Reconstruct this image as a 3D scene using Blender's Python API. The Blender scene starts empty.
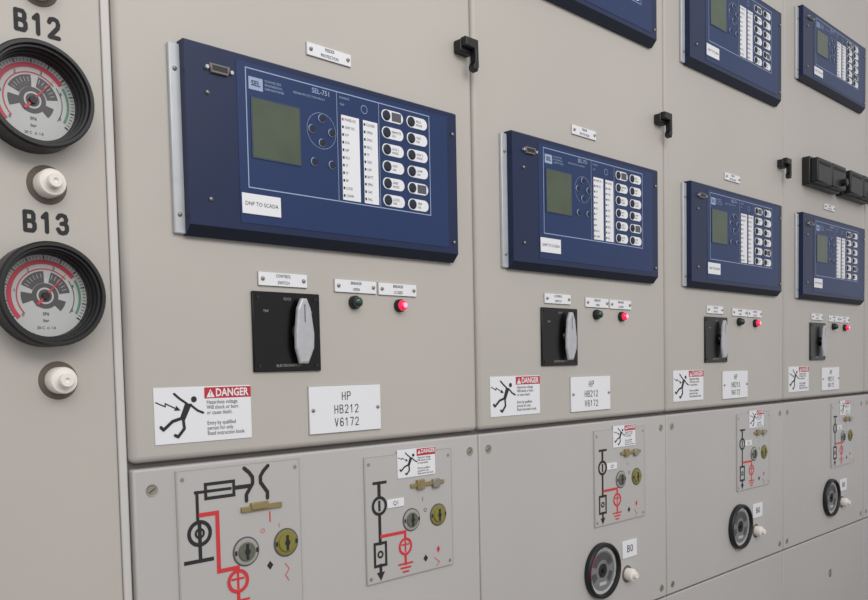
import bpy, bmesh, math
from mathutils import Vector, Matrix
scene = bpy.context.scene
scene.view_settings.view_transform = 'Standard'
COL = scene.collection

# ------------------------------------------------------------------ materials
def lin(c):
    c = c/255.0
    return c/12.92 if c <= 0.04045 else ((c+0.055)/1.055)**2.4
def rgb(r, g, b): return (lin(r), lin(g), lin(b), 1.0)
def mat(name, c, rough=0.5, metal=0.0, noise=0.0, nscale=20.0, bump=0.0, bscale=400.0, emit=0.0, coat=0.0, alpha=1.0, spec=0.5):
    m = bpy.data.materials.new(name); m.use_nodes = True
    nt = m.node_tree; b = nt.nodes['Principled BSDF']
    b.inputs['Base Color'].default_value = rgb(*c)
    b.inputs['Roughness'].default_value = rough
    b.inputs['Metallic'].default_value = metal
    b.inputs['Specular IOR Level'].default_value = spec
    b.inputs['Coat Weight'].default_value = coat
    b.inputs['Alpha'].default_value = alpha
    tc = nt.nodes.new('ShaderNodeTexCoord')
    if noise > 0:
        n = nt.nodes.new('ShaderNodeTexNoise'); n.inputs['Scale'].default_value = nscale
        n.inputs['Detail'].default_value = 4.0
        nt.links.new(tc.outputs['Object'], n.inputs['Vector'])
        r = nt.nodes.new('ShaderNodeValToRGB')
        base = rgb(*c)
        r.color_ramp.elements[0].position = 0.3; r.color_ramp.elements[1].position = 0.7
        r.color_ramp.elements[0].color = tuple(x*(1-noise) for x in base[:3])+(1,)
        r.color_ramp.elements[1].color = tuple(min(1, x*(1+noise)) for x in base[:3])+(1,)
        nt.links.new(n.outputs['Fac'], r.inputs['Fac'])
        nt.links.new(r.outputs['Color'], b.inputs['Base Color'])
    if bump > 0:
        n2 = nt.nodes.new('ShaderNodeTexNoise'); n2.inputs['Scale'].default_value = bscale
        nt.links.new(tc.outputs['Object'], n2.inputs['Vector'])
        bp = nt.nodes.new('ShaderNodeBump'); bp.inputs['Strength'].default_value = bump
        bp.inputs['Distance'].default_value = 0.0005
        nt.links.new(n2.outputs['Fac'], bp.inputs['Height'])
        nt.links.new(bp.outputs['Normal'], b.inputs['Normal'])
    if emit > 0:
        b.inputs['Emission Color'].default_value = rgb(*c)
        b.inputs['Emission Strength'].default_value = emit
    return m
M = dict(
 paint=mat('beige_paint', (184,179,172), 0.5, noise=0.055, nscale=1.4, bump=0.15),  # broad noise: paint mottling plus uneven light put into the colour
 paintlow=mat('beige_paint_cool_light', (184,181,179), 0.5, noise=0.055, nscale=1.4, bump=0.15),  # same paint, cooler light low down put into its tint; same broad noise
 edgelight=mat('edge_highlight', (202,199,195), 0.5),  # edge highlight painted in as a paler colour
 dark=mat('dark_gap', (96,92,90), 0.9),
 black=mat('black_plastic', (20,20,23), 0.45, noise=0.1, nscale=60),
 gloss=mat('black_glossy_plate', (9,9,11), 0.28, spec=0.35),
 blackm=mat('black_matte', (34,33,35), 0.75),
 blue=mat('navy_paint', (18,34,70), 0.42, noise=0.04, nscale=30, bump=0.1, spec=0.35),
 blued=mat('navy_dark_and_shade', (13,23,44), 0.6),  # dark navy of the buttons, also shade painted under relay housings
 blueo=mat('blue_membrane', (24,48,93), 0.42, noise=0.03, nscale=30, spec=0.35),
 white=mat('white_label', (228,229,232), 0.5),
 line=mat('pale_line', (150,166,198), 0.5),
 ink=mat('ink', (36,35,38), 0.7),
 insert=mat('dark_label_insert', (84,84,92), 0.6),
 red=mat('sign_red', (186,40,56), 0.5),
 redline=mat('red_line', (206,52,56), 0.5),
 lcd=mat('lcd_glass', (74,86,68), 0.3, noise=0.12, nscale=18, spec=0.4),
 lcdf=mat('lcd_frame', (44,62,84), 0.4),
 steel=mat('brushed_steel', (182,183,187), 0.4, metal=0.25, noise=0.05, nscale=80),
 bracket=mat('galvanised_bracket', (190,194,198), 0.45, metal=0.2, noise=0.06, nscale=40),
 screw=mat('zinc_screw', (160,155,142), 0.4, metal=0.7),
 brass=mat('brass', (150,134,92), 0.45, metal=0.3, noise=0.1, nscale=50),
 yellow=mat('yellow_knob', (132,124,58), 0.5),
 grey=mat('grey_knob', (96,98,86), 0.5),
 greyring=mat('grey_ring', (160,158,152), 0.55),
 darkring=mat('dark_ring', (120,112,106), 0.6),
 capshade=mat('valve_shadow', (108,99,92), 0.8, spec=0.2),  # shadow around the valve caps, put into the colour
 clear=mat('acrylic_plate', (182,180,178), 0.4, spec=0.5),
 clearedge=mat('acrylic_edge', (166,164,161), 0.3),
 cream=mat('white_plastic', (232,226,219), 0.6, spec=0.3),
 dial=mat('dial_face', (186,188,187), 0.5),
 dialsmall=mat('dial_face_grey', (122,122,124), 0.5),  # grey face of the small lower gauges
 dialdark=mat('dial_dark', (80,76,79), 0.5),
 dialred=mat('dial_red', (190,60,78), 0.5),
 dialgreen=mat('dial_green', (90,136,110), 0.5),
 green=mat('green_lens', (22,54,40), 0.2, coat=0.5),
 redlens=mat('red_lens', (225,30,70), 0.2, emit=0.7, coat=0.5),
 redhot=mat('red_lens_lit_core', (255,130,170), 0.2, emit=1.6),
 floor=mat('floor_concrete', (120,118,114), 0.7, noise=0.1, nscale=4),
 wall=mat('wall_plaster', (200,198,192), 0.8, noise=0.03, nscale=5),
)

# ------------------------------------------------------------------ mesh builder
class MB:
    def __init__(s): s.bm = bmesh.new(); s.mats = []
    def mi(s, m):
        if m not in s.mats: s.mats.append(m)
        return s.mats.index(m)
    def box(s, x0, x1, y0, y1, z0, z1, m, bev=0.0, seg=2):
        i = s.mi(m)
        g = bmesh.ops.create_cube(s.bm, size=1.0)
        vs = g['verts']
        for v in vs:
            v.co = Vector(((x0+x1)/2+v.co.x*(x1-x0), (y0+y1)/2+v.co.y*(y1-y0), (z0+z1)/2+v.co.z*(z1-z0)))
        fs = set(f for v in vs for f in v.link_faces)
        for f in fs: f.material_index = i
        if bev > 0:
            es = set(e for v in vs for e in v.link_edges)
            r = bmesh.ops.bevel(s.bm, geom=list(es), offset=bev, segments=seg, profile=0.5, affect='EDGES')
            for f in r['faces']: f.material_index = i; f.smooth = True
        return s
    def lathe(s, x, z, prof, m, seg=40, smooth=False, sx=1.0):
        """prof: list of (r, y), revolved about the y axis through (x, z)"""
        i = s.mi(m); rings = []
        for r, y in prof:
            if r < 1e-6: rings.append([s.bm.verts.new((x, y, z))])
            else: rings.append([s.bm.verts.new((x+r*sx*math.cos(2*math.pi*k/seg), y, z+r*math.sin(2*math.pi*k/seg))) for k in range(seg)])
        fs = []
        for a, b in zip(rings, rings[1:]):
            for k in range(seg):
                k2 = (k+1) % seg
                if len(a) == 1 and len(b) == 1: continue
                if len(a) == 1: f = s.bm.faces.new((a[0], b[k], b[k2]))
                elif len(b) == 1: f = s.bm.faces.new((a[k], b[0], a[k2]))
                else: f = s.bm.faces.new((a[k], b[k], b[k2], a[k2]))
                f.material_index = i; f.smooth = smooth; fs.append(f)
        bmesh.ops.recalc_face_normals(s.bm, faces=fs)
        return s
    def cyl(s, x, z, y0, y1, r, m, seg=32, bev=0.0):
        """y0 is the front (more negative), y1 the back"""
        if bev > 0: return s.lathe(x, z, [(0, y0), (r-bev, y0), (r-bev*0.3, y0+bev*0.3), (r, y0+bev), (r, y1), (0, y1)], m, seg)
        return s.lathe(x, z, [(0, y0), (r, y0), (r, y1), (0, y1)], m, seg)
    def poly(s, pts, y, m):
        f = s.bm.faces.new([s.bm.verts.new((px, y, pz)) for px, pz in pts]); f.material_index = s.mi(m)
        f.normal_update()
        if f.normal.y > 0: f.normal_flip()
        return s
    def rect(s, x0, x1, z0, z1, y, m): return s.poly([(x0, z0), (x1, z0), (x1, z1), (x0, z1)], y, m)
    def disc(s, x, z, r, y, m, seg=24, sx=1.0): return s.poly([(x+r*sx*math.cos(2*math.pi*k/seg), z+r*math.sin(2*math.pi*k/seg)) for k in range(seg)], y, m)
    def pill(s, x0, x1, z0, z1, y, m):
        r = (z1-z0)/2; zc = (z0+z1)/2; pts = []
        for k in range(9):
            a = -math.pi/2+math.pi*k/8; pts.append((x1-r+r*math.cos(a), zc+r*math.sin(a)))
        for k in range(9):
            a = math.pi/2+math.pi*k/8; pts.append((x0+r+r*math.cos(a), zc+r*math.sin(a)))
        return s.poly(pts, y, m)
    def arc(s, x, z, r0, r1, a0, a1, y, m, seg=32):
        n = max(2, int(seg*abs(a1-a0)/360))
        for k in range(n):
            t0 = math.radians(a0+(a1-a0)*k/n); t1 = math.radians(a0+(a1-a0)*(k+1)/n)
            s.poly([(x+r0*math.cos(t0), z+r0*math.sin(t0)), (x+r1*math.cos(t0), z+r1*math.sin(t0)),
                    (x+r1*math.cos(t1), z+r1*math.sin(t1)), (x+r0*math.cos(t1), z+r0*math.sin(t1))], y, m)
        return s
    def stroke(s, pts, w, y, m, caps=False):
        for j, ((ax, az), (bx, bz)) in enumerate(zip(pts, pts[1:])):
            d = Vector((bx-ax, bz-az)); L = d.length
            if L == 0: continue
            d /= L; n = Vector((-d.y, d.x))*w/2; e = d*(w/2 if not caps else 0)
            s.poly([(ax-e.x+n.x, az-e.y+n.y), (ax-e.x-n.x, az-e.y-n.y), (bx+e.x-n.x, bz+e.y-n.y), (bx+e.x+n.x, bz+e.y+n.y)], y-0.00003*j, m)
        if caps:
            for j, (px, pz) in enumerate(pts): s.disc(px, pz, w/2, y-0.00003*j-0.000015, m, 12)
        return s
    def prism(s, prof, x0, x1, m):
        """prof: list of (y, z), extruded along x"""
        i = s.mi(m)
        a = [s.bm.verts.new((x0, y, z)) for y, z in prof]; b = [s.bm.verts.new((x1, y, z)) for y, z in prof]
        fs = [s.bm.faces.new(a), s.bm.faces.new(b)]
        for k in range(len(a)):
            k2 = (k+1) % len(a); fs.append(s.bm.faces.new((a[k], a[k2], b[k2], b[k])))
        for f in fs: f.material_index = i
        bmesh.ops.recalc_face_normals(s.bm, faces=fs)
        return s
    def solid(s, pts, y0, y1, m, bev=0.0):
        """pts: (x, z) outline extruded in y"""
        i = s.mi(m)
        a = [s.bm.verts.new((x, y0, z)) for x, z in pts]; b = [s.bm.verts.new((x, y1, z)) for x, z in pts]
        fs = [s.bm.faces.new(a), s.bm.faces.new(b)]
        for k in range(len(a)):
            k2 = (k+1) % len(a); fs.append(s.bm.faces.new((a[k], a[k2], b[k2], b[k])))
        for f in fs: f.material_index = i
        bmesh.ops.recalc_face_normals(s.bm, faces=fs)
        if bev > 0:
            es = list(fs[0].edges)
            r = bmesh.ops.bevel(s.bm, geom=es, offset=bev, segments=2, profile=0.5, affect='EDGES')
            for f in r['faces']: f.material_index = i
        return s
    def text(s, body, x, z, size, y, m, align='LEFT', bold=0.0, sx=1.0, rot=0.0):
        i = s.mi(m)
        cu = bpy.data.curves.new('t', 'FONT'); cu.body = body; cu.size = size; cu.align_x = align
        cu.align_y = 'CENTER'; cu.offset = bold; cu.resolution_u = 2
        ob = bpy.data.objects.new('t', cu); COL.objects.link(ob)
        dg = bpy.context.evaluated_depsgraph_get()
        me = bpy.data.meshes.new_from_object(ob.evaluated_get(dg))
        mtx = Matrix.Translation((x, y, z)) @ Matrix.Rotation(rot, 4, 'Y') @ Matrix.Rotation(math.pi/2, 4, 'X') @ Matrix.Diagonal((sx, 1, 1, 1))
        me.transform(mtx)
        old = set(s.bm.faces)
        s.bm.from_mesh(me)
        for f in s.bm.faces:
            if f not in old: f.material_index = i
        bpy.data.objects.remove(ob); bpy.data.curves.remove(cu); bpy.data.meshes.remove(me)
        return s
    GL = {'H': [[(0,0),(0,1)],[(1,0),(1,1)],[(0,.5),(1,.5)]], 'P': [[(0,0),(0,1),(.8,1),(1,.88),(1,.6),(.8,.48),(0,.48)]],
          'B': [[(0,0),(0,1),(.75,1),(.92,.88),(.92,.64),(.75,.52),(0,.52)],[(.75,.52),(1,.38),(1,.13),(.8,0),(0,0)]],
          '2': [[(0,.78),(.15,.95),(.5,1),(.85,.95),(1,.76),(.92,.55),(0,0),(1,0)]], '1': [[(.15,.78),(.55,1),(.55,0)]],
          '3': [[(0,.82),(.2,.97),(.5,1),(.82,.95),(.95,.76),(.8,.56),(.4,.52)],[(.8,.56),(1,.38),(1,.2),(.82,.04),(.5,0),(.2,.03),(0,.2)]],
          'V': [[(0,1),(.5,0),(1,1)]], '6': [[(.95,.82),(.75,1),(.3,1),(.05,.75),(0,.3),(.2,.04),(.5,0),(.85,.06),(1,.3),(.82,.55),(.4,.58),(.05,.4)]],
          '7': [[(0,1),(1,1),(.4,0)]]}
    def glyphs(s, body, xc, zc, w, h, gap, lw, y, m):
        """stroked engraving-style lettering, centred at (xc, zc)"""
        n = len(body); x = xc-(n*w+(n-1)*gap)/2
        for ch in body:
            for j, st in enumerate(s.GL[ch]):
                s.stroke([(x+(lw/2)+(w-lw)*px, zc-h/2+lw/2+(h-lw)*pz) for px, pz in st], lw, y-0.000007*j, m, True)
            x += w+gap
        return s
    def mesh(s, name, origin=(0, 0, 0)):
        bmesh.ops.translate(s.bm, verts=s.bm.verts, vec=-Vector(origin))
        me = bpy.data.meshes.new(name); s.bm.to_mesh(me); s.bm.free()
        for m in s.mats: me.materials.append(M[m])
        return me

class Thing:
    def __init__(s, name, label, category, origin, mb=None, group=None, kind=None):
        s.o = Vector(origin)
        s.root = bpy.data.objects.new(name, mb.mesh(name, origin) if mb else None)
        if not mb: s.root.empty_display_size = 0.02
        s.root.location = origin; COL.objects.link(s.root)
        s.root['label'] = label; s.root['category'] = category
        if group: s.root['group'] = group
        if kind: s.root['kind'] = kind
    def part(s, name, mb, parent=None, loc=None, label=None):
        if isinstance(mb, MB): me = mb.mesh(name, s.o)
        else: me = mb
        ob = bpy.data.objects.new(name, me); COL.objects.link(ob)
        ob.parent = parent or s.root
        if loc is not None: ob.location = loc
        if label: ob['label'] = label
        return ob
def dup(root, dx, dz=0.0, label=None):
    def rec(o, par):
        c = o.copy(); COL.objects.link(c)
        if par: c.parent = par
        for ch in list(o.children): rec(ch, c)
        return c
    c = rec(root, None); c.location = root.location + Vector((dx, 0, dz))
    if label: c['label'] = label
    return c

# ------------------------------------------------------------------ setting
def structure(name, mb):
    ob = bpy.data.objects.new(name, mb.mesh(name)); COL.objects.link(ob); ob['kind'] = 'structure'
structure('floor', MB().box(-3, 6, -4, 0.75, -0.1, 0.0, 'floor'))
structure('wall_back', MB().box(-3, 6, 0.65, 0.75, 0.0, 3.2, 'wall'))

# ------------------------------------------------------------------ cabinets
PITCH = 0.6; TOP = 2.45
LY = 0.0
def screw_mesh(r=0.005):
    b = MB().lathe(0, 0, [(0, -0.0025), (r*0.6, -0.0025), (r, -0.0008), (r, 0.0), (0, 0.0)], 'screw', 16, True)
    b.stroke([(-r*0.5, -r*0.3), (r*0.5, r*0.3)], r*0.22, -0.0027, 'ink')
    return b.mesh('screw')
SCREW_S = screw_mesh(0.0028)
BIGSCREW = MB().lathe(0, 0, [(0, -0.0005), (0.0045, -0.0005), (0.0048, -0.0002), (0.0052, -0.0002), (0.0075, -0.0006), (0.0078, 0.0002), (0, 0.0002)], 'screw', 20).stroke([(-0.003, -0.002), (0.003, 0.002)], 0.0012, -0.00055, 'ink').mesh('lock')

def latch():
    t = Thing('door_latch', 'black plastic hooked latch at the upper door edge', 'latch', (0.557, 0, 1.583), group='black door latches')
    t.part('base', MB().box(0.557, 0.588, -0.016, 0.0, 1.612, 1.632, 'black', 0.002))
    t.part('lever', MB().solid([(0.560, 1.634), (0.589, 1.634), (0.590, 1.592), (0.587, 1.584), (0.578, 1.586), (0.577, 1.592), (0.582, 1.600), (0.581, 1.618), (0.560, 1.620)], -0.026, -0.014, 'black', 0.002))
    return t.root
for k in range(5):
    x0 = k*PITCH
    t = Thing('switchgear_cabinet', 'beige steel switchgear cabinet with tall upper door and lower panel' if k else
              'beige steel switchgear cabinet beside the gauge column', 'cabinet', (x0, 0, 0), group='row of switchgear cabinets')
    t.part('body', MB().box(x0, x0+PITCH, 0.012, 0.55, 0.0, TOP, 'dark'))
    left = x0+0.0015 if k else x0+0.000
    t.part('upper_door', MB().box(left, x0+PITCH-0.0015, 0.0, 0.03, 0.998, TOP, 'paint', 0.008, 4))
    lp = t.part('lower_panel', MB().box(x0+0.001, x0+PITCH-0.001, LY, 0.03, 0.589, 0.991, 'paintlow', 0.003, 2))
    for sx_, sz_ in ((0.024, 0.964), (0.578, 0.964), (0.024, 0.61), (0.578, 0.61)):
        t.part('panel_screw', BIGSCREW, parent=lp, loc=(sx_, LY, sz_))
    cp = t.part('cable_compartment_door', MB().box(x0+0.001, x0+PITCH-0.001, LY, 0.03, 0.10, 0.586, 'paintlow', 0.002, 2))
    kb = MB().lathe(x0+0.33, 0.463, [(0, -0.0004), (0.012, -0.0004), (0.012, 0.001)], 'insert', 24)
    kb.disc(x0+0.33, 0.463, 0.0095, -0.0006, 'steel', 24)
    kb.stroke([(x0+0.33, 0.469), (x0+0.33, 0.457)], 0.004, -0.0008, 'ink')
    t.part('keyhole', kb, parent=cp)
    t.part('plinth', MB().box(x0+0.003, x0+PITCH-0.003, 0.010, 0.03, 0.0, 0.095, 'blackm'))
lt = latch()
for k in (1, 2, 3): dup(lt, k*PITCH)

t = Thing('gauge_column', 'narrow beige steel cabinet column carrying round pressure gauges', 'cabinet', (-0.30, 0, 0))
t.part('body', MB().box(-0.30, -0.001, 0.022, 0.55, 0.0, TOP, 'dark'))
t.part('front_panel', MB().box(-0.30, -0.0130, 0.006, 0.031, 0.0, TOP, 'paint', 0.003, 3))
t.part('edge_strip', MB().box(-0.0118, -0.001, 0.008, 0.031, 0.0, TOP, 'edgelight', 0.002, 2))
lb = MB()
for s_, z_ in (('B12', 1.489), ('B13', 1.2745)):
    lb.glyphs(s_, -0.0825, z_, 0.0142, 0.0245, 0.0030, 0.0046, 0.0055, 'ink')
t.part('lettering', lb, label='black gauge number lettering')

# ------------------------------------------------------------------ gauges with deep bezel
def gauge(cx_, cz_, y0, r, label, small=False, group=None):
    t = Thing('pressure_gauge', label, 'gauge', (cx_, y0, cz_), group=group)
    df = y0-0.004
    if small:
        fr = y0-0.012; ri = r-0.0085
        b = MB().lathe(cx_, cz_, [(r, y0), (r, fr+0.003), (r-0.002, fr), (r-0.006, fr), (ri+0.001, fr+0.004), (ri, df), (r, y0)], 'black', 48)
    else:
        fr = y0-0.034; ri = r-0.0115
        b = MB().lathe(cx_, cz_, [(r, y0), (r, fr+0.003), (r-0.002, fr), (r-0.005, fr), (r-0.006, fr+0.004), (r-0.008, fr+0.004),
                              (r-0.008, fr+0.010), (r-0.0095, fr+0.010), (r-0.0095, fr+0.017), (r-0.011, fr+0.017), (r-0.011, fr+0.023), (ri, fr+0.023), (ri, df), (r, y0)], 'black', 56)
    t.part('bezel', b)
    q = r/0.057
    R = ri
    y = df-0.0006
    if small:
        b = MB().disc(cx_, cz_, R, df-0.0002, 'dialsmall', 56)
        b.arc(cx_, cz_, R*0.86, R*0.99, 0, 360, y, 'dial', 48)
        b.arc(cx_, cz_, R*0.46, R*0.78, 20, 160, y, 'dialdark', 48)
        b.arc(cx_, cz_, R*0.46, R*0.78, 185, 215, y, 'dialdark', 48)
        b.arc(cx_, cz_, R*0.46, R*0.72, -50, -10, y, 'dialdark', 48)
        b.arc(cx_, cz_, 0.0005, R*0.30, 0, 360, y-0.0002, 'ink', 32)
        b.arc(cx_, cz_, R*0.80, R*0.84, 120, 200, y-0.0001, 'dialred', 48)
        b.rect(cx_-R*0.25, cx_+R*0.25, cz_-R*0.62, cz_-R*0.48, y-0.0002, 'dial')
    else:
        b = MB().disc(cx_, cz_, R, df-0.0002, 'dial', 56)
        b.arc(cx_, cz_, R*0.77, R*0.88, 35, 222, y, 'dialred', 60)
        b.arc(cx_, cz_, R*0.64, R*0.67, 40, 222, y, 'dialred', 60)
        b.arc(cx_, cz_, R*0.80, R*0.86, -30, 30, y, 'dialgreen', 60)
        b.arc(cx_, cz_, R*0.68, R*0.70, -35, 35, y, 'dialdark', 60)
        b.arc(cx_, cz_, R*0.34, R*0.60, 10, 75, y, 'dialdark', 40)
        b.arc(cx_, cz_, R*0.32, R*0.60, 92, 155, y, 'dialdark', 40)
        b.arc(cx_, cz_, 0.0005, R*0.31, 0, 360, y-0.0002, 'dialdark', 32)
        b.arc(cx_, cz_, R*0.28, R*0.56, 172, 202, y-0.0001, 'dialdark', 40)
        b.arc(cx_, cz_, R*0.28, R*0.50, -46, -14, y-0.0001, 'dialdark', 40)
        b.arc(cx_, cz_, R*0.16, R*0.20, 0, 360, y-0.0003, 'dial', 32)
        for k in range(14):
            a = math.radians(20+k*10)
            b.stroke([(cx_+R*0.44*math.cos(a), cz_+R*0.44*math.sin(a)), (cx_+R*0.54*math.cos(a), cz_+R*0.54*math.sin(a))], 0.0005, y-0.0003, 'dial')
    for k in range(51):
        a = math.radians(-35+k*5)
        w = 0.0005 if k % 5 else 0.0012
        b.stroke([(cx_+R*0.90*math.cos(a), cz_+R*0.90*math.sin(a)), (cx_+R*0.97*math.cos(a), cz_+R*0.97*math.sin(a))], w*q, y-0.0003, 'ink')
    if not small:
        for k, n in enumerate(('0', '1', '2', '3', '4', '5')):
            a = math.radians(222-k*50)
            b.text(n, cx_+R*0.71*math.cos(a), cz_+R*0.71*math.sin(a), 0.0052, y-0.0006, 'ink', 'CENTER')
        b.text('SF6', cx_, cz_-R*0.44, 0.0048, y-0.0004, 'ink', 'CENTER')
        b.text('bar', cx_, cz_-R*0.60, 0.0048, y-0.0004, 'ink', 'CENTER')
        b.text('20 C  cl. 1.0', cx_, cz_-R*0.78, 0.004, y-0.0004, 'ink', 'CENTER')
    t.part('dial', b)
    n = MB(); a = math.radians(48)
    ca, sa = math.cos(a), math.sin(a); hw = 0.0016*q
    n.poly([(cx_+R*0.86*ca, cz_+R*0.86*sa), (cx_-R*0.3*ca-hw*sa, cz_-R*0.3*sa+hw*ca), (cx_-R*0.3*ca+hw*sa, cz_-R*0.3*sa-hw*ca)], y-0.002, 'ink' if small else 'dialred')
    n.cyl(cx_, cz_, y-0.004, y+0.0005, 0.004*q, 'black', 16)
    t.part('needle', n, label='black gauge needle' if small else 'red gauge needle')
    return t.root
G = 'pressure gauges on the column'
gauge(-0.0925, 1.4045, 0.006, 0.0565, 'round black pressure gauge with red-scaled dial under B12 lettering', group=G)
gauge(-0.0885, 1.1935, 0.006, 0.0565, 'round black pressure gauge with red-scaled dial under B13 lettering', group=G)
def valve(cx_, cz_, y0, label, group, s=1.0):
    t = Thing('filling_valve', label, 'valve', (cx_, y0, cz_), group=group)
    b = MB().lathe(cx_, cz_, [(0.0215*s, y0), (0.0205*s, y0-0.0010), (0.0195*s, y0-0.0008), (0, y0-0.0008)], 'capshade', 36)  # thin disc coloured as the shadow around the cap
    t.part('collar', b)
    b = MB().lathe(cx_, cz_, [(0.0150*s, y0-0.0008), (0.0150*s, y0-0.017*s), (0.0138*s, y0-0.0195*s), (0.0078*s, y0-0.020*s), (0.0078*s, y0-0.028*s),
                              (0.0068*s, y0-0.0295*s), (0.0030*s, y0-0.0295*s), (0.0025*s, y0-0.027*s), (0, y0-0.027*s)], 'cream', 32)
    for f in b.bm.faces:
        if abs(f.normal.y) < 0.2: f.smooth = True
    t.part('cap', b, label='white plastic valve cap')
    return t.root
V = 'white capped valves on the column'
for x_, z_ in ((-0.080, 1.530), (-0.080, 1.316), (-0.077, 1.100)): valve(x_, z_, 0.006, 'white plastic capped valve over a painted dark shadow below a gauge', V)

# ------------------------------------------------------------------ protection relay
BUTTON = None
def relay(dz, hs, label, group, tag=True):
    X0, X1, ZB, ZT = 0.077, 0.541, 1.274, 1.274+0.235*hs
    F = -0.018
    zz = lambda z: ZB+(z-1.274)*hs
    t = Thing('protection_relay', label, 'relay', (X0, 0, ZB), group=group)
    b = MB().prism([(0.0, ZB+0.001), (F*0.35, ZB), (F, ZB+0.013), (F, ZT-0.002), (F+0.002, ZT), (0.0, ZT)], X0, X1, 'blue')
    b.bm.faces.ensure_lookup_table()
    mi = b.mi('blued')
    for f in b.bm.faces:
        if f.normal.z < -0.3: f.material_index = mi  # underside shade painted on with the darker navy
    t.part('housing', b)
    b = MB().box(X0-0.014, X0+0.001, -0.006, 0.0, ZB+0.002, ZT-0.004, 'bracket', 0.0015)
    br = t.part('mounting_bracket', b, label='galvanised steel mounting bracket')
    for z_ in (ZT-0.035, ZB+0.025):
        t.part('bracket_screw', SCREW_S, parent=br, loc=(-0.007, -0.006, z_-ZB))
    y = F-0.0006
    b = MB().box(0.147, 0.520, F-0.0006, F+0.001, zz(1.296), zz(1.500), 'blueo', 0.0003, 1)
    y -= 0.0003
    x0, x1, z0, z1 = 0.160, 0.481, zz(1.342), zz(1.493)
    b.stroke([(x0, z0), (x1, z0), (x1, z1), (x0, z1), (x0, z0)], 0.0014, y, 'line')
    for a_, c_ in ((0.304, 0.304), (0.380, 0.380)): b.stroke([(a_, z0), (c_, z1)], 0.0008, y, 'line')
    # logo, headings
    b.rect(0.164, 0.185, zz(1.467), zz(1.483), y-0.0001, 'line')
    b.text('SEL', 0.1745, zz(1.475), 0.0095, y-0.0003, 'blue', 'CENTER', 0.0002)
    for k in range(3): b.text(('SCHWEITZER', 'ENGINEERING', 'LABORATORIES')[k], 0.188, zz(1.4815-0.005*k), 0.0042, y, 'line')
    b.text('SEL-751', 0.262, zz(1.486), 0.0095, y, 'line', 'LEFT', 0.0001)
    b.text('FEEDER PROTECTION RELAY', 0.232, zz(1.477), 0.0040, y, 'line')
    b.text('ENABLED', 0.309, zz(1.4865), 0.0042, y, 'line'); b.text('TRIP', 0.309, zz(1.477), 0.0042, y, 'line')
    # nav ring
    for r_ in (0.024,): b.arc(0.277, zz(1.434), r_, r_+0.0005, 0, 360, y, 'line', 36)
    b.arc(0.353, zz(1.478), 0.0052, 0.0060, 0, 360, y, 'line', 20)
    # led strips
    for xa, xb, names in ((0.311, 0.343, ['PHASE OC', 'GND OC', '51P', '51N', '50P', '81U', '27', '59', 'BF', 'LOCK', 'COMM']),
                          (0.350, 0.377, ['CLOSED', 'OPEN', 'SYNC', 'RECL', '79', 'TEST', 'LOP', 'BATT', 'SPRG', 'GAS', 'FAIL'])):
        b.rect(xa, xb, zz(1.345), zz(1.463), y-0.0001, 'white')
        for k, n in enumerate(names):
            z_ = zz(1.457-k*0.0106)
            b.text(n, xa+0.006, z_, 0.0054, y-0.0003, 'ink', 'LEFT', 0, 0.8)
            b.rect(xa+0.0012, xa+0.0042, z_-0.0018, z_+0.0018, y-0.0003, 'red' if k == 0 and xa < 0.32 else 'blued')
    # button label fields
    for c, xa in enumerate((0.385, 0.434)):
        for k in range(6):
            z_ = zz(1.478-k*0.0247)
            b.pill(xa, xa+0.0425, z_-0.0085, z_+0.0085, y-0.0001, 'white')
            drk = (c == 0 and k == 0) or (c == 1 and k == 4)
            if drk: b.rect(xa+0.020, xa+0.0385, z_-0.0065, z_+0.0065, y-0.0002, 'insert')
            else:
                b.text(('LOCAL', 'REMOTE', 'AUX 1', 'HOT', 'GND', 'LOCK', 'RECL', 'TEST', 'AUX 2', 'LAMP', 'CLOSE', 'TRIP')[c*6+k], xa+0.0195, z_+0.002, 0.0052, y-0.0003, 'ink', 'LEFT', 0, 0.9)
                b.text(('MODE', 'ON')[k % 2], xa+0.0195, z_-0.0035, 0.0048, y-0.0003, 'ink', 'LEFT', 0, 0.9)
    kp = t.part('membrane_panel', b, label='blue membrane panel with white legends')
    global BUTTON
    if BUTTON is None:
        BUTTON = (MB().lathe(0, 0, [(0, -0.0022), (0.0055, -0.002), (0.0072, -0.0010), (0.0072, 0.0), (0, 0.0)], 'blued', 20).mesh('push_button'),
                  MB().lathe(0, 0, [(0, -0.0018), (0.0048, -0.0016), (0.0058, -0.0006), (0.0058, 0.0), (0, 0.0)], 'line', 20).lathe(0, 0, [(0, -0.0021), (0.0050, -0.0019), (0.0050, -0.001), (0, -0.001)], 'blued', 20).mesh('navigation_button'))
    for c, xa in enumerate((0.385, 0.434)):
        for k in range(6):
            t.part('push_button', BUTTON[0], parent=kp, loc=(xa+0.0095-X0, y-0.0002, zz(1.478-k*0.0247)-ZB))
    for bx, bz in ((0.277, 1.4505), (0.2605, 1.434), (0.2935, 1.434), (0.277, 1.4175), (0.263, 1.390), (0.293, 1.390)):
        t.part('navigation_button', BUTTON[1], parent=kp, loc=(bx-X0, y-0.0001, zz(bz)-ZB))
    b = MB().box(0.166, 0.242, y-0.0008, y+0.0002, zz(1.380), zz(1.458), 'lcdf', 0.0003, 1)
    b.rect(0.1680, 0.2400, zz(1.382), zz(1.456), y-0.0010, 'lcd')
    t.part('display', b, label='olive green liquid crystal display')
    b = MB().box(0.149, 0.207, y-0.0009, y+0.0002, zz(1.308), zz(1.334), 'white', 0.0003, 1)
    b.text('DNP TO SCADA', 0.178, zz(1.321), 0.0072, y-0.0011, 'ink', 'CENTER', 0.0, 0.95)
    t.part('white_tag', b, label='white tag with black lettering')
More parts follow.
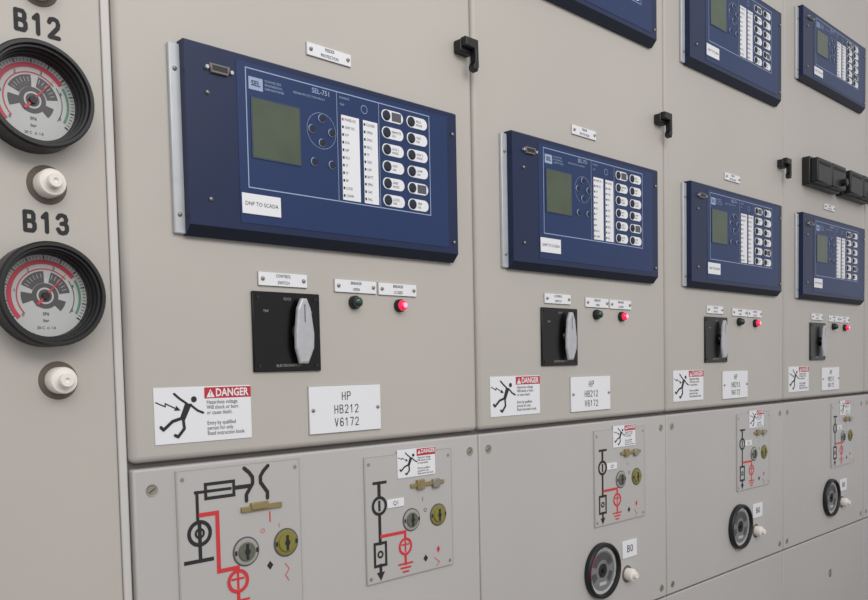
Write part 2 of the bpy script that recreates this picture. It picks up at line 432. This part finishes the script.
    b = MB().solid([(0.108, zz(1.486)), (0.137, zz(1.486)), (0.134, zz(1.475)), (0.111, zz(1.475))], F-0.004, F+0.0005, 'darkring', 0.0008)
    b.rect(0.112, 0.133, zz(1.4775), zz(1.4840), F-0.0042, 'black')
    for sx_ in (0.1055, 0.1395): b.lathe(sx_, zz(1.4805), [(0, F-0.004), (0.0024, F-0.004), (0.0024, F)], 'steel', 10)
    t.part('serial_port', b, label='metal serial port socket')
    for sx_, sz_ in ((0.106, 1.450), (0.106, 1.320), (0.532, 1.475), (0.532, 1.305)):
        t.part('housing_screw', SCREW_S, loc=(sx_-X0, F-0.0002, zz(sz_)-ZB))
    t.root.location.z += dz
    return t.root
GR = 'navy protection relays on the doors'
r1 = relay(0, 1.0, 'navy blue protection relay with display, above the rotary switch', GR)
for k in (1, 2, 3): dup(r1, k*PITCH+(0.004 if k > 1 else 0))
for k in (1, 2): dup(r1, k*PITCH, 0.490, 'navy blue protection relay mounted high on the door')
r4 = relay(0.590, 0.83, 'shorter navy blue protection relay above black test blocks', GR)
r4.location.x += 3*PITCH

# ------------------------------------------------------------------ nameplates, lamps, switch, signs
def plate(x0, x1, z0, z1, lines, size, label, group, scr=True):
    t = Thing('engraved_nameplate', label, 'nameplate', (x0, 0, z0), group=group)
    b = MB().box(x0, x1, -0.003, 0.0, z0, z1, 'white', 0.0004, 1)
    b.rect(x0-0.0006, x1+0.0006, z0-0.0006, z1+0.0004, -0.0003, 'darkring')
    n = len(lines)
    for k, s_ in enumerate(lines):
        if n == 3: b.glyphs(s_, (x0+x1)/2, z1-(0.22+0.28*k)*(z1-z0), 0.0066, 0.0125, 0.0026, 0.0012, -0.0034, 'ink')
        else: b.text(s_, (x0+x1)/2, z1-(k+0.5)*(z1-z0)/n, size, -0.0034, 'ink', 'CENTER', 0.0, 0.8)
    t.part('plate', b)
    if scr:
        for sx_ in (x0+0.006, x1-0.006): t.part('screw', SCREW_S, loc=(sx_-x0, -0.003, (z1-z0)/2))
    return t.root
GS = 'small engraved nameplates on the doors'
items = []
items.append(plate(0.268, 0.344, 1.540, 1.557, ['FEEDER', 'PROTECTION'], 0.0062, 'small white engraved nameplate above a relay', GS))
items.append(plate(0.180, 0.257, 1.2195, 1.2375, ['CONTROL', 'SWITCH'], 0.0062, 'small white engraved nameplate above the rotary switch', GS))
items.append(plate(0.305, 0.381, 1.2170, 1.2350, ['BREAKER', 'OPEN'], 0.0062, 'small white engraved nameplate above the green lamp', GS))
items.append(plate(0.386, 0.462, 1.2165, 1.2345, ['BREAKER', 'CLOSED'], 0.0062, 'small white engraved nameplate above the red lamp', GS))
items.append(plate(0.255, 0.384, 1.0155, 1.0825, ['HP', 'HB212', 'V6172'], 0.020, 'white engraved identification plate beside the danger sign', 'identification plates'))

def lamp(cx_, cz_, lens, label, nm, core=None):
    t = Thing('indicator_lamp', label, 'lamp', (cx_, 0, cz_), group=nm)
    t.part('bezel', MB().lathe(cx_, cz_, [(0.0098, 0.0), (0.0098, -0.006), (0.0088, -0.008), (0.0080, -0.008), (0.0080, -0.004), (0, -0.004)], 'black', 28))
    b = MB().lathe(cx_, cz_, [(0.0079, -0.004), (0.0079, -0.010), (0.0068, -0.0135), (0.0045, -0.0155), (0, -0.0165)], lens, 28, True)
    if core: b.lathe(cx_, cz_, [(0.0040, -0.01595), (0.0025, -0.0166), (0, -0.0170)], core, 20, True)
    t.part('lens', b)
    return t.root
items.append(lamp(0.340, 1.203, 'green', 'dark green unlit indicator lamp with black bezel', 'green indicator lamps'))
items.append(lamp(0.427, 1.2015, 'redlens', 'glowing red indicator lamp with black bezel', 'red indicator lamps', 'redhot'))

def switch():
    X0, X1, Z0, Z1 = 0.1685, 0.2764, 1.1046, 1.2116
    cx_, cz_ = 0.2225, 1.158
    t = Thing('rotary_switch', 'black square rotary control switch with silver lever handle', 'switch', (cx_, 0, Z0), group='rotary control switches')
    b = MB().box(X0, X1, -0.004, 0.0, Z0, Z1, 'gloss', 0.001, 1)
    for sx_ in (X0+0.008, X1-0.008):
        for sz_ in (Z0+0.008, Z1-0.008): b.cyl(sx_, sz_, -0.0050, -0.003, 0.0024, 'blackm', 12)
    b.text('52/CS', cx_, Z1-0.009, 0.0050, -0.0044, 'greyring', 'CENTER')
    b.text('TRIP', cx_-0.034, Z1-0.026, 0.0045, -0.0044, 'greyring', 'CENTER')
    b.text('CLOSE', cx_+0.034, Z1-0.026, 0.0045, -0.0044, 'greyring', 'CENTER')
    b.text('ELECTROSWITCH', cx_, Z0+0.008, 0.0050, -0.0044, 'greyring', 'CENTER')
    t.part('faceplate', b)
    hx = cx_+0.019
    b = MB().lathe(hx, cz_, [(0, -0.008), (0.011, -0.008), (0.013, -0.006), (0.013, -0.004)], 'gloss', 36)
    b.cyl(hx, cz_, -0.014, -0.006, 0.008, 'gloss', 24)
    t.part('collar', b)
    b = MB()
    # broad tapered blade with a raised central facet
    pts = [(hx-0.008, cz_-0.043), (hx+0.006, cz_-0.043), (hx+0.016, cz_-0.022), (hx+0.017, cz_-0.002), (hx+0.012, cz_+0.032),
           (hx+0.006, cz_+0.046), (hx-0.003, cz_+0.046), (hx-0.010, cz_+0.032), (hx-0.014, cz_-0.002), (hx-0.014, cz_-0.022)]
    b.solid(pts, -0.0165, -0.0115, 'steel', 0.0030)
    b.stroke([(hx+0.001, cz_+0.014), (hx+0.001, cz_+0.037)], 0.0016, -0.0167, 'insert')
    t.part('handle', b, label='silver lever handle')
    return t.root
items.append(switch())

def figure(b, ox, oz, s, y, m):
    """person tipping backwards from a shock arrow; s = height of picture"""
    P = lambda u, v: (ox+u*s, oz+v*s)
    b.disc(*P(0.84, 0.84), 0.072*s, y, m, 20)
    b.poly([P(0.62, 0.76), P(0.79, 0.74), P(0.60, 0.36), P(0.48, 0.42)], y, m)
    b.stroke([P(0.66, 0.75), P(0.50, 0.86), P(0.36, 0.98)], 0.052*s, y-0.0001, m, True)
    b.stroke([P(0.76, 0.71), P(0.92, 0.58), P(1.06, 0.52)], 0.052*s, y-0.0002, m, True)
    b.stroke([P(0.52, 0.42), P(0.30, 0.36), P(0.08, 0.18), P(0.02, 0.24)], 0.072*s, y-0.0003, m, True)
    b.stroke([P(0.56, 0.38), P(0.58, 0.18), P(0.42, 0.00), P(0.35, 0.04)], 0.070*s, y-0.0004, m, True)
    b.stroke([P(-0.08, 0.80), P(0.14, 0.70), P(0.14, 0.77), P(0.36, 0.66)], 0.026*s, y-0.0001, m)
    b.poly([P(0.50, 0.60), P(0.40, 0.71), P(0.35, 0.60)], y-0.0003, m)
def danger(x0, x1, z0, z1, label, group, full=True, y0=0.0, t=None):
    w = x1-x0; h = z1-z0
    b = MB().box(x0, x1, y0-0.0012, y0, z0, z1, 'white', 0.0003, 1)
    y = y0-0.0015
    xs = x0+w*0.52
    hd = 0.22 if full else 0.27
    b.rect(xs-w*0.02, x1-0.001*w, z1-h*hd, z1-h*0.02, y, 'red')
    b.poly([(xs+w*0.0, z1-h*0.20), (xs+w*0.085, z1-h*0.20), (xs+w*0.0425, z1-h*0.05)], y-0.0002, 'white')
    b.text('!', xs+w*0.0425, z1-h*0.14, h*0.14, y-0.0004, 'red', 'CENTER')
    b.text('DANGER', xs+w*0.095, z1-h*0.125, h*0.20, y-0.0002, 'white', 'LEFT', h*0.005, 0.84)
    for k, s_ in enumerate(('Hazardous voltage.', 'Will shock or burn', 'or cause death.', '', 'Entry by qualified', 'person for only.', 'Read instruction book.')):
        if s_: b.text(s_, xs, z1-h*((0.29 if full else 0.34)+0.095*k), h*0.105, y, 'ink', 'LEFT', 0.0, 0.8)
    figure(b, x0+w*0.05, z0+h*0.12, h*0.78, y, 'ink')
    if t is None:
        return Thing('danger_sign', label, 'sign', (x0, y0, z0), b, group).root
    return t.part('danger_sticker', b, label='white danger sticker with red heading')
items.append(danger(0.030, 0.1635, 1.0185, 1.0880, 'white danger sign, red heading, person struck by shock arrow', 'danger signs on the doors'))
for it in items:
    for k in (1, 2, 3): dup(it, k*PITCH)

# ------------------------------------------------------------------ test blocks on the last door
def testblock(x0, label, w=0.215):
    x1 = x0+w; z0, z1 = 1.588, 1.664
    t = Thing('test_block', label, 'test block', (x0, 0, z0), group='black test blocks')
    t.part('base', MB().box(x0, x1, -0.022, 0.0, z0, z1, 'black', 0.003))
    n = 2; cw = (w-0.008)/n
    for k in range(n):
        a = x0+0.004+k*cw
        b = MB().box(a+0.002, a+cw-0.002, -0.042, -0.020, z0+0.005, z1-0.005, 'black', 0.004)
        b.box(a+0.014, a+cw-0.014, -0.0435, -0.040, z1-0.022, z1-0.014, 'blackm', 0.001, 1)
        t.part('plug_cover', b)
    t.part('knob', MB().cyl(x1-0.034, z0+0.024, -0.056, -0.041, 0.010, 'black', 20, 0.002))
    return t.root
testblock(1.914, 'black plastic test block below the shorter relay')
testblock(2.154, 'black plastic test block with thumb knob beside another block')

# ------------------------------------------------------------------ lower mimic diagrams
def knob(t, cx_, cz_, m, label, r=0.0115):
    b = MB().lathe(cx_, cz_, [(r*1.58, LY-0.0025), (r*1.58, LY-0.0032), (r*1.5, LY-0.0034), (r*1.4, LY-0.0034)], 'insert', 28)
    b.lathe(cx_, cz_, [(r*1.42, LY-0.0034), (r*1.4, LY-0.0042), (r*1.2, LY-0.0046), (0, LY-0.0046)], 'greyring' if m == 'grey' else 'yellow', 28)
    b.lathe(cx_, cz_, [(0, LY-0.0069), (r*0.95, LY-0.0069), (r, LY-0.0062), (r, LY-0.004)], m, 28)
    b.rect(cx_-0.0022, cx_+0.0022, cz_-r*0.85, cz_+r*0.85, LY-0.0071, 'ink')
    b.disc(cx_, cz_, r*0.34, LY-0.0073, 'ink', 16)
    for sg in (-1, 1): b.poly([(cx_+sg*r*1.12, cz_-r*0.25), (cx_+sg*r*1.38, cz_-r*0.25), (cx_+sg*r*1.38, cz_+r*0.25), (cx_+sg*r*1.12, cz_+r*0.25)], LY-0.0049, 'ink')
    return t.part('selector_knob', b, label=label)
def coil(b, cx_, cz_, r, y, m, w=0.0035):
    b.arc(cx_, cz_, r-w/2, r+w/2, 0, 360, y, m, 32); b.stroke([(cx_, cz_-r*0.65), (cx_, cz_+r*0.65)], w, y-0.00005, m)
def mimic_small():
    x0, x1, z0, z1 = 0.350, 0.532, 0.782, 0.975
    t = Thing('mimic_diagram_panel', 'clear mimic plate with black and red circuit lines', 'mimic panel', (x0, LY, z0), group='small mimic plates')
    y = LY-0.0028
    b = MB().box(x0, x1, LY-0.0025, LY, z0, z1, 'clear', 0.0006, 1)
    b.stroke([(x0+0.001, z0+0.001), (x1-0.001, z0+0.001), (x1-0.001, z1-0.001), (x0+0.001, z1-0.001), (x0+0.001, z0+0.001)], 0.0012, LY-0.0027, 'clearedge')
    for sx_ in (x0+0.008, x1-0.008):
        for sz_ in (z0+0.008, z1-0.012): b.disc(sx_, sz_, 0.0028, LY-0.0029, 'screw', 12)
    c = 0.377; W = 1.25
    b.stroke([(c, 0.932), (c, 0.917)], 0.005*W, y, 'ink'); b.stroke([(c-0.010, 0.934), (c+0.013, 0.934)], 0.0035*W, y-0.00005, 'ink')
    b.arc(c, 0.899, 0.0102, 0.0150, 0, 360, y-0.00008, 'ink', 36); b.stroke([(c, 0.905), (c, 0.893)], 0.0035*W, y, 'ink')
    b.stroke([(c, 0.884), (c, 0.842)], 0.0045*W, y, 'ink')
    b.stroke([(c-0.011, 0.842), (c+0.011, 0.842), (c+0.011, 0.808), (c-0.011, 0.808), (c-0.011, 0.842)], 0.0035*W, y-0.00005, 'ink')
    b.arc(c, 0.825, 0.0028, 0.0060, 0, 360, y, 'ink', 20)
    b.stroke([(c, 0.808), (c, 0.795)], 0.0045*W, y, 'ink')
    b.poly([(c-0.008, 0.798), (c+0.008, 0.798), (c, 0.785)], y-0.0001, 'ink')
    b.poly([(0.470, 0.809), (0.475, 0.803), (0.470, 0.797), (0.465, 0.803)], y, 'ink')
    b.text('I', 0.466, 0.898, 0.009, y, 'ink', 'CENTER'); b.text('O', 0.471, 0.880, 0.009, y, 'ink', 'CENTER')
    rx = 0.4275
    b.stroke([(c+0.003, 0.852), (rx, 0.852), (rx, 0.842)], 0.004*W, y-0.0001, 'redline')
    b.arc(rx, 0.829, 0.0098, 0.0140, 0, 360, y-0.0002, 'redline', 32); b.stroke([(rx, 0.836), (rx, 0.822)], 0.0035, y, 'redline'); b.stroke([(rx-0.007, 0.832), (rx+0.007, 0.832)], 0.0025, y-0.0001, 'redline')
    b.stroke([(rx, 0.816), (rx, 0.802)], 0.004*W, y, 'redline')
    for k in range(3): b.stroke([(rx-0.014+0.0045*k, 0.802-0.0062*k), (rx+0.014-0.0045*k, 0.802-0.0062*k)], 0.003, y-0.0001, 'redline')
    b.poly([(0.498, 0.819), (0.502, 0.813), (0.498, 0.807), (0.494, 0.813)], y, 'redline')
    b.stroke([(0.490, 0.800), (0.500, 0.792), (0.494, 0.786)], 0.0012, y, 'redline')
    t.part('diagram_plate', b, label='clear plate printed with black and red circuit diagram')
    knob(t, 0.441, 0.869, 'grey', 'grey slotted selector lock'); knob(t, 0.499, 0.869, 'yellow', 'yellow slotted selector lock')
    b = MB().box(0.440, 0.512, LY-0.006, LY-0.002, 0.919, 0.925, 'brass', 0.0006, 1).box(0.452, 0.468, LY-0.008, LY-0.002, 0.915, 0.930, 'brass', 0.0008, 1).box(0.486, 0.501, LY-0.008, LY-0.002, 0.914, 0.928, 'screw', 0.0008, 1)
    t.part('locking_slide', b, label='brass locking slide bar')
    b = MB().box(0.392, 0.426, LY-0.004, LY-0.002, 0.893, 0.906, 'white', 0.0004, 1); b.text('Q1', 0.409, 0.8995, 0.009, LY-0.0043, 'ink', 'CENTER')
    t.part('white_tag', b)
    danger(0.414, 0.494, 0.936, 0.980, '', '', False, LY-0.0026, t)
    return t.root
ms = mimic_small()
for k in (1, 2, 3): dup(ms, k*PITCH-0.022)

def mimic_large():
    x0, x1, z0, z1 = 0.054, 0.236, 0.700, 0.985
    t = Thing('mimic_diagram_panel', 'larger clear mimic plate with breaker symbol and two knobs', 'mimic panel', (x0, LY, z0))
    y = LY-0.0028
    b = MB().box(x0, x1, LY-0.0025, LY, z0, z1, 'clear', 0.0006, 1)
    b.stroke([(x0+0.001, z0+0.001), (x1-0.001, z0+0.001), (x1-0.001, z1-0.001), (x0+0.001, z1-0.001), (x0+0.001, z0+0.001)], 0.0012, LY-0.0027, 'clearedge')
    for sx_ in (x0+0.008, x1-0.008):
        for sz_ in (z0+0.008, z1-0.012): b.disc(sx_, sz_, 0.0028, LY-0.0029, 'screw', 12)
    c = 0.083
    b.stroke([(c-0.004, 0.955), (c+0.012, 0.955)], 0.0038, y, 'ink'); b.stroke([(c-0.002, 0.955), (c-0.002, 0.918)], 0.0042, y-0.00005, 'ink')
    b.stroke([(0.093, 0.964), (0.133, 0.964), (0.133, 0.946), (0.093, 0.946), (0.093, 0.964)], 0.0042, y-0.0001, 'ink')
    b.stroke([(0.098, 0.955), (0.128, 0.955)], 0.0038, y, 'ink')
    b.stroke([(0.134, 0.955), (0.157, 0.955)], 0.0055, y, 'ink')
    for q, s_ in ((0.155, 1), (0.179, -1)):   # two facing contact curves
        pts = [(q-s_*0.006, 0.979), (q+s_*0.001, 0.973), (q+s_*0.006, 0.966), (q+s_*0.006, 0.958), (q+s_*0.001, 0.951), (q-s_*0.004, 0.944), (q-s_*0.004, 0.936)]
        b.stroke(pts, 0.0052, y-0.0003, 'ink', True)
    coil(b, c, 0.903, 0.0145, y-0.0001, 'ink', 0.005)
    b.arc(c, 0.903, 0.004, 0.0070, 0, 360, y-0.0003, 'ink', 16)
    b.stroke([(c, 0.888), (c, 0.870)], 0.005, y, 'ink'); b.stroke([(c-0.020, 0.868), (c+0.016, 0.868)], 0.005, y-0.00005, 'ink')
    b.poly([(0.184, 0.850), (0.189, 0.844), (0.184, 0.838), (0.179, 0.844)], y, 'ink')
    b.stroke([(c+0.002, 0.926), (0.108, 0.926), (0.108, 0.850), (0.135, 0.850), (0.135, 0.846)], 0.0055, y-0.0003, 'redline')
    b.arc(0.135, 0.832, 0.0112, 0.0160, 0, 360, y-0.0005, 'redline', 32); b.stroke([(0.135, 0.841), (0.135, 0.823)], 0.0035, y, 'redline'); b.stroke([(0.127, 0.835), (0.143, 0.835)], 0.003, y-0.0001, 'redline')
    b.stroke([(0.135, 0.816), (0.135, 0.806)], 0.005, y, 'redline')
    for k in range(3): b.stroke([(0.120+0.005*k, 0.806-0.0065*k), (0.150-0.005*k, 0.806-0.0065*k)], 0.003, y-0.0001, 'redline')
    b.stroke([(0.186, 0.916), (0.186, 0.904)], 0.002, y, 'redline'); b.stroke([(0.208, 0.842), (0.214, 0.834), (0.208, 0.826), (0.213, 0.818)], 0.0012, y, 'redline')
    b.text('O', 0.174, 0.892, 0.009, y, 'redline', 'CENTER'); b.text('I', 0.200, 0.896, 0.009, y, 'redline', 'CENTER')
    t.part('diagram_plate', b, label='clear plate printed with black and red circuit diagram')
    knob(t, 0.148, 0.869, 'grey', 'grey slotted selector lock', 0.0125); knob(t, 0.210, 0.871, 'yellow', 'yellow slotted selector lock', 0.0125)
    b = MB().box(0.142, 0.204, LY-0.006, LY-0.002, 0.921, 0.928, 'brass', 0.0006, 1).box(0.156, 0.182, LY-0.008, LY-0.002, 0.923, 0.932, 'brass', 0.0008, 1)
    t.part('locking_slide', b, label='brass locking slide bar')
    return t.root
mimic_large()

# ------------------------------------------------------------------ lower gauges
gl = []
gl.append(gauge(0.350, 0.693, LY, 0.056, 'round black pressure gauge with grey dial on the lower panel', True, 'lower pressure gauges'))
gl.append(valve(0.443, 0.668, LY, 'small white capped valve beside a lower gauge', 'lower capped valves', 0.85))
t = Thing('gauge_tag', 'white tag beside the lower pressure gauge', 'tag', (0.425, LY, 0.70), group='lower gauge tags')
b = MB().box(0.425, 0.478, LY-0.002, LY, 0.702, 0.738, 'white', 0.0005, 1); b.text('B0', 0.4515, 0.720, 0.022, LY-0.0023, 'ink', 'CENTER')
t.part('plate', b); gl.append(t.root)
for g_ in gl:
    dup(g_, 2*PITCH-0.008); dup(g_, 3*PITCH-0.025)
    g_.location.x += PITCH

# ------------------------------------------------------------------ lights
def area(loc, target, sx_, sy_, power, col):
    l = bpy.data.lights.new('ceiling_light', 'AREA'); l.shape = 'RECTANGLE'; l.size = sx_; l.size_y = sy_; l.energy = power; l.color = col
    o = bpy.data.objects.new('ceiling_light', l); COL.objects.link(o); o.location = loc
    o.rotation_euler = (Vector(target)-Vector(loc)).to_track_quat('-Z', 'Y').to_euler()
area((-0.1, -2.3, 2.7), (0.2, 0, 1.2), 3.0, 1.2, 44, (1.0, 0.975, 0.945))
w = bpy.data.worlds.new('world'); scene.world = w; w.use_nodes = True
bg = w.node_tree.nodes['Background']; bg.inputs['Color'].default_value = (0.84, 0.835, 0.85, 1); bg.inputs['Strength'].default_value = 0.85

# ------------------------------------------------------------------ camera
f, cy, a, b_, c_, X, Y, Z = 817.2077, 410.1728, 0.7596, -0.0523, -0.0203, -0.4038, -0.9488, 1.1061
fw = Vector((math.sin(a)*math.cos(b_), math.cos(a)*math.cos(b_), math.sin(b_)))
r = Vector((math.cos(a), -math.sin(a), 0)); u = r.cross(fw)
r2 = r*math.cos(c_)+u*math.sin(c_); u2 = -r*math.sin(c_)+u*math.cos(c_)
cd = bpy.data.cameras.new('camera'); cam = bpy.data.objects.new('camera', cd); COL.objects.link(cam)
mtx = Matrix((r2, u2, -fw)).transposed().to_4x4(); mtx.translation = (X, Y, Z); cam.matrix_world = mtx
cd.sensor_width = 36; cd.lens = f/868*36; cd.shift_y = (cy-300)/868; cd.clip_start = 0.02
scene.camera = cam
